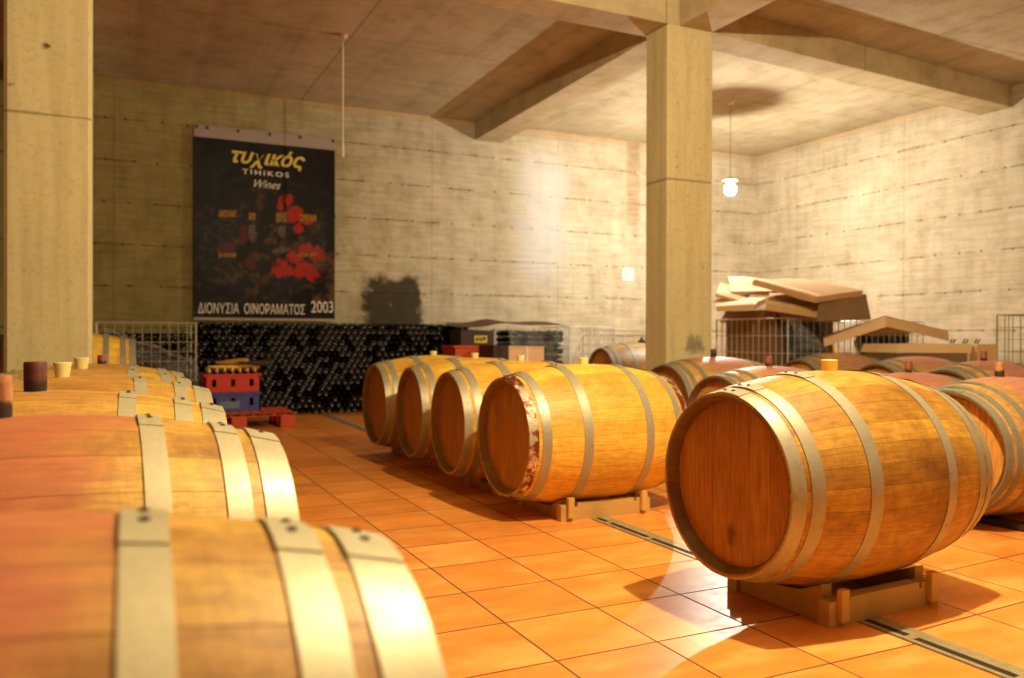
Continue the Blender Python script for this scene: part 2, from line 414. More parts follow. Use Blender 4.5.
def bar(bm, p, q, r, n=4):
    p, q = Vector(p), Vector(q); d = (q-p).normalized()
    s = d.orthogonal().normalized(); t = d.cross(s)
    A = [bm.verts.new(p+(s*math.cos(2*PI*i/n)+t*math.sin(2*PI*i/n))*r) for i in range(n)]
    B = [bm.verts.new(v.co+(q-p)) for v in A]
    for i in range(n): bm.faces.new((A[i], A[(i+1) % n], B[(i+1) % n], B[i]))
    bm.faces.new(A[::-1]); bm.faces.new(B)
def lathe(bm, prof, n=48, axis='z', closed=False, cap0=True, cap1=True, c=(0, 0, 0)):
    c = Vector(c)
    def P(h, r, i):
        a = 2*PI*i/n
        return c+(Vector((r*math.cos(a), r*math.sin(a), h)) if axis == 'z' else
                  Vector((h, r*math.cos(a), r*math.sin(a))) if axis == 'x' else
                  Vector((r*math.cos(a), h, r*math.sin(a))))
    rings = [[bm.verts.new(P(h, r, i)) for i in range(n)] for h, r in prof]
    m = len(rings)
    for k in range(m if closed else m-1):
        a, b = rings[k], rings[(k+1) % m]
        for i in range(n): bm.faces.new((a[i], a[(i+1) % n], b[(i+1) % n], b[i]))
    if not closed:
        if cap0: bm.faces.new(rings[0][::-1])
        if cap1: bm.faces.new(rings[-1])
    return bm

# ------------------------------------------------------------------ room shell
ZC, ZB = 3.70, 3.465
XL, XR, YN, YF = -5.0, 9.0, -3.5, 10.0
struct('floor', box(bmesh.new(), (XL-.2, YN-.2, -.2), (XR+.2, YF+.2, 0)), M['floor'])
struct('ceiling', box(bmesh.new(), (XL-.2, YN-.2, ZC), (XR+.2, YF+.2, ZC+.2)), M['ceil'])
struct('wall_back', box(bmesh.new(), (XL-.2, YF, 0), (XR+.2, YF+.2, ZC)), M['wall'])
struct('wall_right', box(bmesh.new(), (XR, YN, 0), (XR+.2, YF, ZC)), M['wallr'])
struct('wall_left', box(bmesh.new(), (XL-.2, YN, 0), (XL, YF, ZC)), M['wallunseen'])
struct('wall_front', box(bmesh.new(), (XL-.2, YN-.2, 0), (XR+.2, YN, ZC)), M['wallunseen'])
def pillar(n, x0, x1):
    bm = bmesh.new()
    c = .02; y0, y1 = 5.58, 5.91
    prism(bm, [(x0+c, y0, 0), (x1-c, y0, 0), (x1, y0+c, 0), (x1, y1-c, 0), (x1-c, y1, 0), (x0+c, y1, 0), (x0, y1-c, 0), (x0, y0+c, 0)], (0, 0, ZB))
    return struct(n, bm, M['pillar'])
pillar('trim_1', 4.09, 4.555); pillar('trim_2', -.575, -.12)
def beam(n, pts, z=ZB):
    bm = bmesh.new(); prism(bm, [(x, y, z) for x, y in pts], (0, 0, ZC-z)); return struct(n, bm, M['beam'])
beam('trim_3', [(XL, 5.58), (4.555, 5.58), (4.555, 5.91), (XL, 5.91)])
beam('trim_4', [(4.555, 5.58), (XR, 5.93), (XR, 6.30), (4.555, 5.90)])
beam('trim_5', [(4.2, YN), (4.535, YN), (4.535, 5.57), (4.2, 5.57)])
beam('trim_6', [(4.15, 5.92), (4.54, 5.91), (4.62, YF), (4.253, YF)])
beam('trim_7', [(-.55, 5.92), (-.2, 5.92), (-.2, YF), (-.55, YF)])
beam('trim_8', [(-.53, YN), (-.2, YN), (-.2, 5.57), (-.53, 5.57)])

# slotted drain channel let into the tiles
t = thing('floor_drain', 'narrow slotted metal drain channel running along the tiled floor', 'drain', (2.19, 0, 0))
bm = bmesh.new(); box(bm, (-.05, -1.0, -.02), (-.032, 9.4, .003)); box(bm, (.026, -1.0, -.02), (.05, 9.4, .003))
y = -1.0
while y < 9.3:
    box(bm, (-.032, y, -.02), (.026, y+.03, .002)); y += .34
obj('channel_edge', bm, M['drain'], t)
bm = bmesh.new(); box(bm, (-.002, -1.0, -.02), (.026, 9.4, .0025)); obj('channel_cover', bm, M['drain'], t)
obj('slot', box(bmesh.new(), (-.032, -1.0, -.02), (-.002, 9.4, .0012)), M['slot'], t)

# ------------------------------------------------------------------ barrels
def barrel_proto(L, Rb, Rh, hoops, mats, rivets=True):
    """hoops = distances of the hoop edges from the barrel end, both ends alike"""
    st, hd, hp = mats
    f = lambda a: Rb-(Rb-Rh)*(abs(a)/(L/2))**2
    root = thing('wine_barrel', '', 'barrel')
    h = L/2
    P = [(-h+.042, Rh-.03), (-h+.03, Rh-.026), (-h+.003, Rh-.016), (-h, Rh-.013), (-h, Rh-.003), (-h+.003, Rh)]
    for i in range(1, 26):
        a = -h+.003+(2*h-.006)*i/26; P.append((a, f(a)))
    P += [(-a, r) for a, r in reversed(P[:6])]
    bm = bmesh.new(); lathe(bm, P, 96, 'x', cap0=False, cap1=False)
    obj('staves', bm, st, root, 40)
    for s in (-1, 1):
        bm = bmesh.new()
        lathe(bm, [(s*(h-.05), Rh-.028), (s*(h-.040), Rh-.024), (s*(h-.036), Rh-.035), (s*(h-.034), Rh*.6)], 64, 'x')
        obj('head', bm, hd, root, 30)
    for s in (-1, 1):
        for k, (e0, e1) in enumerate(hoops):
            a0, a1 = h-e0, h-e1; bm = bmesh.new(); n = 5
            out = [(s*(a0+(a1-a0)*i/n), f(a0+(a1-a0)*i/n)+.0032) for i in range(n+1)]
            inn = [(a, r-.0045) for a, r in reversed(out)]
            lathe(bm, out+inn, 96, 'x', closed=True)
            # lapped joint: one end of the strip lies over the other on top of the barrel
            o = [(s*(a0+(a1-a0)*i/n), f(a0+(a1-a0)*i/n)) for i in range(n+1)]
            N = 7; th0, th1 = R(-6), R(14)
            g = [[bm.verts.new((a, -(r+.0058-.0005*abs(j-3)*0)*math.sin(th0+(th1-th0)*j/N), (r+.0058)*math.cos(th0+(th1-th0)*j/N))) for a, r in o] for j in range(N+1)]
            for j in range(N):
                for i in range(n): bm.faces.new((g[j][i], g[j][i+1], g[j+1][i+1], g[j+1][i]))
            for row, q in ((g[0], 0), (g[-1], 1)):
                lo = [bm.verts.new((v.co.x, v.co.y*.992, v.co.z*.992)) for v in row]
                for i in range(n): bm.faces.new((row[i], row[i+1], lo[i+1], lo[i]))
            hoop = obj('hoop', bm, hp, root, 40)
            if rivets:
                am = (a0+a1)/2; r = f(am)+.0058
                for th in (-2.5, 4.5):
                    b2 = bmesh.new(); lathe(b2, [(0, .0065), (.0022, .0058), (.0034, .003)], 10, 'z')
                    rot = Matrix.Rotation(R(th), 4, 'X')
                    bmesh.ops.transform(b2, matrix=Matrix.Translation((s*am, -r*math.sin(R(th)), r*math.cos(R(th)))) @ rot, verts=b2.verts[:])
                    obj('rivet', b2, M['rivet'], hoop, 40)
    return root
def bung(root, mat, r0, r1, hgt, Rb, lean=0, x=0):
    bm = bmesh.new(); lathe(bm, [(-.012, r0*.96), (0, r0), (hgt*.93, r1), (hgt, r1*.92), (hgt*.985, r1*.55)], 28, 'z')
    o = obj('bung', bm, mat, root, 40); o.location = (x, 0, Rb); o.rotation_euler = (0, R(lean), 0)
    return o
HA = [(0, .045), (.063, .108), (.27, .318)]
HB = [(.004, .068), (.094, .142), (.243, .288)]
HC = [(0, .040), (.060, .095), (.16, .195)]
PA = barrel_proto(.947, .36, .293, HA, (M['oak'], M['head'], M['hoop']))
PB = barrel_proto(.98, .36, .293, HB, (M['oakstain'], M['headpale'], M['hooplit']))
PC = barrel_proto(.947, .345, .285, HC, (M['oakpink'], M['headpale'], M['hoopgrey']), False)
protos = {'A': PA, 'B': PB, 'C': PC}; used = set()
def barrel(kind, x, y, zc, rz, label, group, bg, mats=None, hoopmat=None, rx=0):
    p = protos[kind]
    if kind in used: o = copy_tree(p)
    else:
        o = p; used.add(kind)
        for c in o.children: c['orig'] = 1
    o.location = (x, y, zc); o.rotation_euler = (R(rx), 0, R(rz)); o['label'] = label; o['group'] = group
    return o, bg, mats, hoopmat
def dress(t):     # bungs and materials are given after all copies are made
    o, bg, mats, hoopmat = t
    for c in o.children:
        k = c.name.split('.')[0]
        if mats and k in mats:
            c.material_slots[0].link = 'OBJECT'; c.material_slots[0].material = mats[k]
    if hoopmat:
        hs = [c for c in o.children if c.name.split('.')[0] == 'hoop']
        for i, mt in hoopmat.items():
            hs[i].material_slots[0].link = 'OBJECT'; hs[i].material_slots[0].material = mt
            hs[i]['label'] = 'galvanised hoop with cream paint and red rust patches'
    if bg: bung(o, *bg)
BB = []
YB = lambda r=.36: (M['yellow'], .026, .0275, .040, r-.002, 0, .012)
g1 = 'barrels in the middle row on wooden cradles'
BB.append(barrel('A', 2.244, 2.135, .43, 2.1, 'large oak wine barrel nearest on the right, with a yellow bung', 'oak barrels right of the aisle', YB(), {'head': M['headspot']}))
BB.append(barrel('A', 2.225, 3.77, .402, 1.0, 'pale oak barrel with rust and cream patches on its end hoop', g1, (M['paleyellow'], .022, .026, .034, .358), {'staves': M['oakpale']}, {0: M['hooprust'], 3: M['hooprust']}))
BB.append(barrel('A', 2.225, 4.515, .398, -1.5, 'pale oak barrel directly behind the one with rust patches on its hoop', g1, (M['paleyellow'], .022, .026, .034, .358), {'staves': M['oakpale']}))
BB.append(barrel('A', 2.245, 5.27, .398, -1.5, 'pale oak barrel third in the row of four, second from the bottle wall', g1, (M['paleyellow'], .022, .026, .034, .358), {'staves': M['oakpale']}))
BB.append(barrel('A', 2.215, 6.01, .398, .8, 'pale oak barrel last in the row of four, nearest the black bottle wall', g1, (M['paleyellow'], .022, .026, .034, .358), {'staves': M['oakpale']}))
g2 = 'barrels in the left row with pale hoops'
TB = (M['tan'], .019, .019, .085, .358)
BB.append(barrel('B', -.196, .955, .369, -1, 'nearest left barrel, filling the lower left corner, red stained with riveted pale hoops', g2, (M['tan'], .019, .019, .085, .358)))
BB.append(barrel('B', -.158, 1.925, .384, 1.8, 'second barrel of the left row, wine stained, tall tan bung at frame edge', g2, (M['tan'], .021, .021, .085, .358, 0, -.045)))
BB.append(barrel('B', -.185, 2.70, .389, -2, 'third barrel of the left row, with a tall dark red bung', g2, (M['darkbung'], .029, .030, .084, .358, 0, -.015), {'staves': M['oakmild']}))
BB.append(barrel('B', -.13, 3.66, .385, 0, 'fourth barrel of the left row, pale with a yellow cup shaped bung', g2, (M['paleyellow'], .024, .033, .058, .358, 0, -.05), {'staves': M['oakmild']}))
BB.append(barrel('B', -.14, 4.50, .385, 0, 'fifth barrel of the left row, with the second yellow bung', g2, (M['paleyellow'], .026, .034, .055, .358, 0, .0), {'staves': M['oakmild']}))
BB.append(barrel('B', -.12, 5.24, .385, 0, 'sixth barrel of the left row, mostly hidden behind the fifth', g2, (M['rust'], .024, .024, .05, .358, 0, .06), {'staves': M['oakmild']}))
g3 = 'stained barrels in the right hand columns'
GP = {'staves': M['oakpink']}; GG = {'staves': M['oakgrey']}
def DB(h=.06): return (M['rust'], .022, .022, h, .343)
def at(px, py, zc): q = onZ(px, py, zc+.343); return q.x, q.y, zc
BB.append(barrel('C', *at(999.5, 377, .362), 6, 'large purple stained barrel with yellow head cut by the right frame edge', g3, (M['tan'], .022, .022, .075, .343), None))
BB.append(barrel('C', *at(908.6, 372.6, .347), 3, 'red stained barrel showing only its pink top behind the large one', g3, (M['rust'], .022, .022, .07, .343)))
BB.append(barrel('C', *at(768.8, 366.3, .364), 3, 'wine stained barrel behind the big front one, left of its yellow bung', g3, DB(.066)))
BB.append(barrel('C', *at(713.5, 357, .407), 2, 'red topped barrel standing against the foot of the middle pillar', g3, (M['darkbung'], .022, .022, .062, .343)))
BB.append(barrel('C', *at(836, 353, .418), 2, 'grey hooped barrel in front of the wire crate of cardboard', g3, (M['yellow'], .022, .024, .05, .343), None))
BB.append(barrel('C', 5.90, 4.68, .405, 2, 'grey hooped barrel behind, below the tilted pale carton lid', g3, None, GP))
BB.append(barrel('C', 5.62, 3.90, .395, 4, 'weathered dark barrel far right, with a red brown bung below the pale carton', g3, DB(.07), None))
BB.append(barrel('A', 5.60, 8.30, .47, 0, 'weathered grey brown barrel far back, left of the middle pillar before the wire crate', 'barrels by the back wall', None, {'staves': M['oakgrey'], 'hoop': M['hoopgrey']}))
bz = onY(135, 339, 6.35)
BB.append(barrel('C', bz.x-.475, 6.2, .585, 0, 'raised yellow oak barrel beside the left pillar, higher than the row before it', 'barrels by the left pillar', (M['rust'], .02, .02, .05, .343), {'staves': M['oakpale']}))
for b in BB: dress(b)
for c in bpy.data.objects:
    if 'orig' in c: del c['orig']

# ------------------------------------------------------------------ cradles and runners
def cradle(x, y, rz, label, belly=.07, group='timber cradles under the barrels'):
    t = thing('barrel_cradle', label, 'barrel cradle', (x, y, 0), R(rz), group)
    for s in (-1, 1):
        bm = bmesh.new(); ye = s*.205
        # long rail along the barrel with two saw notches in its upper edge
        p = [(-.264, 0), (.264, 0), (.264, .078), (.178, .083), (.178, .066), (.165, .066), (.165, .085), (-.17, .085), (-.17, .066), (-.195, .066), (-.195, .083), (-.264, .078)]
        prism(bm, [(a, ye-.022, b) for a, b in p], (0, .044, 0)); obj('rail', bm, M['pine'], t)
    for s in (-1, 1):
        bm = bmesh.new(); xe = s*.226; zz = belly-.003
        prism(bm, [(xe-.022, -.182, .002), (xe-.022, .182, .002), (xe-.022, .182, zz+.055), (xe-.022, .09, zz+.016), (xe-.022, 0, zz+.005), (xe-.022, -.09, zz+.016), (xe-.022, -.182, zz+.055)], (.044, 0, 0))
        obj('cross_rail', bm, M['pine_y'], t)
    for sx in (-1, 1):
        for sy in (-1, 1):
            bm = bmesh.new(); xe = sx*.216; ye = sy*.238
            box(bm, (xe-.017, ye-.011, .018), (xe+.017, ye+.011, .118), .002); obj('wedge', bm, M['pine_z'], t)
    return t
cradle(2.262, 2.135, 2.5, 'timber cradle under the large nearest right barrel')
cradle(2.225, 3.77, 1, 'light pine cradle under the rust patched front barrel of the four', .045)
cradle(2.225, 4.515, -1, 'pine cradle in shade under the second barrel of the four', .04)
cradle(2.245, 5.27, -1, 'pine cradle in shade under the third barrel of the four', .04)
cradle(2.215, 6.01, 1, 'pine cradle in shade under the barrel nearest the bottle wall', .04)
def runner(x, y0, y1, h, label, w=.09, z=0):
    o = obj('runner_beam', box(bmesh.new(), (-w/2, 0, 0), (w/2, y1-y0, h), .004), M['runner'])
    o.location = (x, y0, z); tag(o, label, 'timber runner', 'dark runners on the floor under the barrels')
for x, lab in ((-.48, 'dark runner under the far end of the left barrel row'), (.10, 'dark runner under the near end of the left barrel row')):
    runner(x, .55, 5.6, .046, lab)
for x, lab in ((3.86, 'dark low runner under the left ends of the right barrels'), (4.40, 'dark low runner under the right ends of the right barrels')):
    runner(x, 2.45, 5.4, .030, lab)
for x, lab in ((5.55, 'dark runner at the foot of the farthest right barrel column'), (6.15, 'dark runner under the outer ends of the farthest right barrel column')):
    runner(x, 3.55, 5.8, .070, lab)
for x, lab in ((5.33, 'short dark bearer under the left of the far grey barrel'), (5.87, 'short dark bearer under the right of the far grey barrel')):
    runner(x, 8.08, 8.52, .13, lab, .12)
for x, lab in ((bz.x-.75, 'left bearer block of the raised yellow barrel'), (bz.x-.22, 'right bearer block of the raised yellow barrel')):
    runner(x, 6.0, 6.42, .235, lab, .12)

# ------------------------------------------------------------------ wire crates
def cage(name, loc, w, d, h, label, nx=8, nz=8, mat='wire', rz=0, r=.0035, sides=('f', 'l', 'r', 'b')):
    t = thing(name, label, 'wire crate', loc, R(rz), 'wire mesh crates')
    m = M[mat]; bm = bmesh.new()
    for x in (0, w):
        for y in (0, d): bar(bm, (x, y, 0), (x, y, h), .009, 6)
    for z in (.06, h):
        bar(bm, (0, 0, z), (w, 0, z), .007, 6); bar(bm, (0, d, z), (w, d, z), .007, 6)
        bar(bm, (0, 0, z), (0, d, z), .007, 6); bar(bm, (w, 0, z), (w, d, z), .007, 6)
    obj('frame', bm, m, t)
    obj('base', box(bmesh.new(), (.005, .005, .05), (w-.005, d-.005, .07)), m, t)
    for s in sides:
        bm = bmesh.new(); ln = w if s in 'fb' else d; n = max(3, round(nx*ln/w))
        f = {'f': lambda a, z: (a, 0, z), 'b': lambda a, z: (a, d, z), 'l': lambda a, z: (0, a, z), 'r': lambda a, z: (w, a, z)}[s]
        for i in range(1, n): bar(bm, f(ln*i/n, .06), f(ln*i/n, h), r)
        for k in range(1, nz): bar(bm, f(0, .06+(h-.06)*k/nz), f(ln, .06+(h-.06)*k/nz), r)
        obj('mesh_panel', bm, m, t)
    return t
zt = 1.04
cage('wire_crate', (-.16, 9.04, 0), .915, .62, 1.03, 'wire mesh crate full of bottles behind the left barrel row', 11, 10, 'wirepale', r=.003, sides=('f',))
cx = onX(788, 318, 5.86)
c3 = cage('wire_crate', (cx.x, cx.y, 0), .92, 1.05, cx.z, 'wire crate heaped with cardboard right of the middle pillar', 11, 6, 'wire', r=.004)
c4 = cage('wire_crate', (cx.x+.97, cx.y, 0), .92, 1.05, cx.z-.02, 'wire crate with black plastic inside, under the tilted carton lid', 11, 7, 'wire', r=.004)
p = onY(997, 315, 5.2)
cage('wire_crate', (p.x, 4.15, 0), .95, 1.05, p.z, 'tarnished greenish wire crate at the right frame edge', 8, 9, 'wiregreen', r=.005)
a = onY(571, 327, 9.0); b = onY(611, 328, 9.0)
cage('wire_crate', (a.x-.02, 9.0, 0), b.x-a.x+.04, .8, a.z, 'empty looking wire crate at the back wall left of the middle pillar', 6, 8, 'wire', r=.0045)
a2 = onY(613, 330, 9.25)
cage('wire_crate', (a2.x+.02, 9.25, 0), 1.0, .65, a2.z, 'farther wire crate at the back wall showing beside the middle pillar', 8, 8, 'wirepale', r=.003)

# ------------------------------------------------------------------ bottle stack
def bottle_bm(bm, c, n=12, flip=False):
    pr = [(0.006, .012), (0, .030), (.004, .0365), (.19, .037), (.225, .026), (.245, .0145), (.30, .0135), (.302, .012)]
    if flip: pr = [(.302-a, r) for a, r in pr]
    return lathe(bm, pr, n, 'y', c=c)
pb = obj('wine_bottle', bottle_bm(bmesh.new(), (0, 0, 0), 14), M['bottle'], None, 50)
pn = obj('wine_bottle', bottle_bm(bmesh.new(), (0, 0, 0), 14, True), M['bottle'], None, 50)
x0, x1 = .83, 4.22; slots = []
rows = 16; dxs = .0755; dzs = .0652
for k in range(rows):
    n = int((x1-x0)/dxs)
    for i in range(n-(k % 2)):
        slots.append((x0+dxs*(i+.5*(k % 2)), .037+k*dzs, k))
def vis(s):
    x, z, k = s
    hid = 0
    if x > 2.55 and z < .72: hid = 2
    if x < 1.40 and z < .55: hid = 1.5
    if x > 3.9: hid = 2
    return hid+math.hypot(x, 9.6)*.1-.02*k
slots.sort(key=vis)
first = {0: True, 1: True}
for i, (x, z, k) in enumerate(slots[:300]):
    q = 1 if random.random() < .3 else 0; src = (pb, pn)[q]
    if first[q]: o = src; first[q] = False
    else: o = src.copy(); C.objects.link(o)
    o.location = (x, 9.665+random.uniform(0, .018), z); o.rotation_euler = (0, random.uniform(0, 6), 0)
    tag(o, 'dark glass wine bottle lying in the black bottle stack along the back wall', 'bottle', 'wine bottles stacked along the back wall')
bm = bmesh.new()
for x, z, k in slots[300:]: bottle_bm(bm, (x, 9.67+random.uniform(0, .015), z), 10, random.random() < .3)
o = obj('wine_bottles', bm, M['bottle'], None, 50)
tag(o, 'rest of the stack of dark wine bottles, low down and to the right behind the barrels', 'bottles', None, 'stuff')
# bottles inside the left wire crate
bm = bmesh.new()
for k in range(13):
    for i in range(11): bottle_bm(bm, (-.105+.076*i+.038*(k % 2), 9.18+random.uniform(0, .03), .12+k*.066), 10, random.random() < .4)
o = obj('crated_bottles', bm, M['bottle'], None, 50)
tag(o, 'dark bottles lying packed inside the wire crate behind the left row', 'bottles', None, 'stuff')

# ------------------------------------------------------------------ pallet and crates
t = thing('plastic_pallet', 'orange red plastic pallet on the tiles in front of the bottle stack', 'pallet', (.62, 8.33, 0))
bm = bmesh.new(); W, D = 1.0, .69
for i in range(10): box(bm, (i*W/10+.008, 0, .125), ((i+1)*W/10-.008, D, .15), .002)
for y in (0, .3, D-.05): box(bm, (0, y, .118), (W, y+.05, .145))
obj('deck', bm, M['orange'], t)
for x in (0, .40, .86):
    for y in (0, .27, .55): obj('foot', box(bmesh.new(), (x, y, 0), (x+.14, y+.14, .12), .006), M['orange'], t)
for x in (0, .40, .86): obj('skid', box(bmesh.new(), (x, .02, 0), (x+.14, D-.02, .022), .002), M['orange'], t)

def plastic_crate(loc, w, d, h, mat, label, sides=True):
    t = thing('bottle_crate', label, 'plastic crate', loc); bm = bmesh.new(); th = .014
    # walls with hand holes and window slots
    for (x0, y0, x1, y1) in ((0, 0, w, th), (0, d-th, w, d), (0, 0, th, d), (w-th, 0, w, d)):
        fx = (x1-x0) > (y1-y0); ln = w if fx else d
        box(bm, (x0, y0, 0), (x1, y1, h*.30)); box(bm, (x0, y0, h*.72), (x1, y1, h))
        n = 4
        for i in range(n):
            a = ln*i/(n-1); a0, a1 = max(0, a-.068), min(ln, a+.068)
            if fx: box(bm, (a0, y0, h*.3), (a1, y1, h*.72))
            else: box(bm, (x0, a0, h*.3), (x1, a1, h*.72))
    obj('body', bm, mat, t)
    obj('bottom', box(bmesh.new(), (.01, .01, .003), (w-.01, d-.01, .014)), mat, t)
    bm = bmesh.new()
    for a, b in (((-.008, -.008), (w+.008, .006)), ((-.008, d-.006), (w+.008, d+.008)), ((-.008, .006), (.006, d-.006)), ((w-.006, .006), (w+.008, d-.006))):
        box(bm, (*a, h-.022), (*b, h+.004), .002)
    obj('rim', bm, mat, t)
    return t
cb = plastic_crate((.80, 8.60, .152), .53, .38, .185, M['blue'], 'blue plastic crate on the orange pallet, under the red crate')
o = obj('crate_label', box(bmesh.new(), (.14, -.003, .03), (.33, 0, .10)), M['bluebag'], cb); o['label'] = 'grey blue faded label'
plastic_crate((.80, 8.60, .345), .53, .38, .175, M['red'], 'red plastic crate holding gold topped bottles, stacked on the blue crate')
pc = None
for j in range(3):
    for i in range(7):
        if pc is None:
            pc = thing('bottle', 'gold topped dark bottle standing in the red crate', 'bottle', (0, 0, 0), 0, 'gold topped bottles in the red crate')
            obj('glass', lathe(bmesh.new(), [(0, .030), (.13, .031), (.165, .014), (.19, .013)], 12), M['bottle'], pc, 40)
            obj('foil_cap', lathe(bmesh.new(), [(.178, .0145), (.205, .0155), (.213, .012)], 12), M['foil'], pc, 40); o = pc
        else: o = copy_tree(pc)
        o.location = (.845+.073*i, 8.66+.1*j, .36+random.uniform(0, .008)+(.0 if j else -.0))
pk = obj('twig_bundle', bmesh.new(), M['foil']) if False else None
for i in range(4):
    bm = bmesh.new(); lathe(bm, [(0, .012), (.03, .013), (.20, .030), (.30, .031), (.304, .02)], 12, 'x')
    o = obj('loose_bottle', bm, M['foil'] if i < 3 else M['darkbox'], None, 40)
    o.location = ((.84, .93, 1.06, 1.12)[i], (8.70, 8.76, 8.72, 8.68)[i], (.593, .632, .593, .632)[i]); o.rotation_euler = (0, R((2, -3, 1, 2)[i]), R((8, -14, 20, -6)[i]))
    tag(o, ('amber bottle lying leftmost across the tops in the red crate', 'amber bottle lying second from the left over the red crate', 'amber bottle lying third from the left over the red crate', 'dark bottle sticking out to the right over the red crate')[i], 'bottle', 'bottles lying on top of the red crate')

# ------------------------------------------------------------------ boxes at the back wall
def carton(name, pa, pb_, Y, d, mat, label, cat='box', z0=None, flaps=False, rz=0):
    """box whose front spans the two picture points at depth Y and stands on z0"""
    a, b = onY(*pa, Y), onY(*pb_, Y); z0 = b.z if z0 is None else z0
    t = thing(name, label, cat, (a.x, Y, z0), R(rz)); w = b.x-a.x; h = a.z-z0; th = .008
    bm = bmesh.new()
    box(bm, (0, 0, 0), (w, th, h)); box(bm, (0, d-th, 0), (w, d, h)); box(bm, (0, th, 0), (th, d-th, h)); box(bm, (w-th, th, 0), (w, d-th, h)); box(bm, (th, th, 0), (w-th, d-th, th))
    obj('body', bm, M[mat], t)
    obj('lid', box(bmesh.new(), (-.004, -.004, h-.002), (w+.004, d+.004, h+.008)), M[mat], t)
    obj('tape', box(bmesh.new(), (w*.47, -.0055, h*.7), (w*.53, d+.0055, h+.0095)), M['paper' if mat == 'cardlight' else mat], t)
    return t, w, h
# orange crate under a dark box with a yellow label, then a cardboard box, a wrapped crate
a = onY(454, 346, 8.9)
ocr = plastic_crate((a.x, 8.9, 0), onY(491, 346, 8.9).x-a.x, .38, a.z, M['orange'], 'tall orange crate standing behind the barrels under the dark labelled box')
dk, w, h = carton('labelled_box', (461, 331), (494, 346.5), 8.9, .34, 'darkbox', 'dark brown box with a yellow label on top of the orange crate', z0=a.z+.006)
o = obj('label_patch', box(bmesh.new(), (w*.40, -.004, h*.18), (w*.78, -.0005, h*.68)), M['label'], dk); o['label'] = 'yellow printed label'
bm = bmesh.new()
for i, (u0, u1) in enumerate(((.44, .50), (.52, .55), (.57, .63), (.65, .74))): box(bm, (w*u0, -.0055, h*(.30+.05*(i % 2))), (w*u1, -.004, h*(.55+.04*(i % 2))))
obj('label_print', bm, M['darkbox'], dk)
carton('cardboard_box', (509, 347.5), (544, 362), 8.45, .45, 'cardlight', 'plain cardboard box standing behind the barrels, left of the wrapped bottles', z0=0)
carton('brown_carton', (493.5, 346), (508.5, 362), 8.45, .40, 'darkbox', 'dark brown carton side by side with the plain cardboard box', z0=0)  # added as a separate carton for the dark left side of the box
carton('standin_carton', (637, 347), (662, 370), 8.8, .38, 'card', 'tall brown carton behind the middle pillar with a black jug on it', z0=0)  # carton and jug stand in for a barrel with a black bung
q = onY(641, 340, 8.9)
bm = bmesh.new(); lathe(bm, [(0, .045), (.07, .05), (.085, .02), (.11, .018), (.115, .012)], 20)
o = obj('jug', bm, M['black'], None, 40); z_ = onY(637, 347, 8.8).z+.009; o.location = (q.x+.01, 8.9, z_); tag(o, 'small black jug on the tall brown carton beside the pillar', 'jug')
# shrink wrapped bottles
a, b = onY(508, 328, 9.0), onY(569, 328, 9.0)
bm = bmesh.new()
nx_ = int((b.x-a.x)/.08)
for k in range(13):
    for i in range(nx_): bottle_bm(bm, (a.x+.04+.08*i, 9.06, .06+.073*k), 10, random.random() < .5)
tag(obj('wrapped_bottles', bm, M['bottle'], None, 50), 'dark bottles packed under shrink wrap at the back wall', 'bottles', None, 'stuff')
def sheet(name, P00, P10, P11, P01, mat, nu=20, nv=14, amp=.02, th=.002, seed=0, sc=5, fold=None):
    """crumpled sheet between four corners"""
    bm = bmesh.new(); P = [Vector(p) for p in (P00, P10, P11, P01)]
    N = (P[1]-P[0]).cross(P[3]-P[0]).normalized(); g = []
    for j in range(nv+1):
        row = []
        for i in range(nu+1):
            u, v = i/nu, j/nv
            p = P[0]*(1-u)*(1-v)+P[1]*u*(1-v)+P[2]*u*v+P[3]*(1-u)*v
            k = noise.noise(Vector((p.x*sc+seed, p.y*sc, p.z*sc)))*amp+noise.noise(Vector((u*3+seed, v*9, 1)))*amp*.6
            if fold: k += fold(u, v)
            row.append(bm.verts.new(p+N*k))
        g.append(row)
    for j in range(nv):
        for i in range(nu): bm.faces.new((g[j][i], g[j][i+1], g[j+1][i+1], g[j+1][i]))
    if th: bmesh.ops.solidify(bm, geom=bm.faces[:], thickness=th)
    return obj(name, bm, M[mat], None, 35)
a0, a1 = onY(508, 329, 8.97), onY(570, 326.5, 8.97)
o = sheet('shrink_wrap', (a0.x, 8.93, .02), (a1.x, 8.93, .02), (a1.x, 8.93, a1.z), (a0.x, 8.93, a0.z), 'film', 30, 24, .035, .001, 3)
tag(o, 'shiny clear shrink wrap around the dark bottles at the back wall', 'plastic wrap', 'clear plastic films')
a0, a1 = onY(466, 326.5, 8.98), onY(566, 325, 8.98)
o = sheet('flattened_carton', (a0.x-.12, 8.92, a0.z-.01), (a1.x, 8.92, a1.z+.0), (a1.x-.05, 9.5, a1.z+.05), (a0.x-.1, 9.5, a0.z+.05), 'carddark', 16, 6, .01, .035, 9,
          fold=lambda u, v: .045*max(0, 1-abs(u-.42)/.2))
tag(o, 'dark flattened carton lying over the wrapped bottles at the back wall', 'cardboard', 'flattened cardboard')

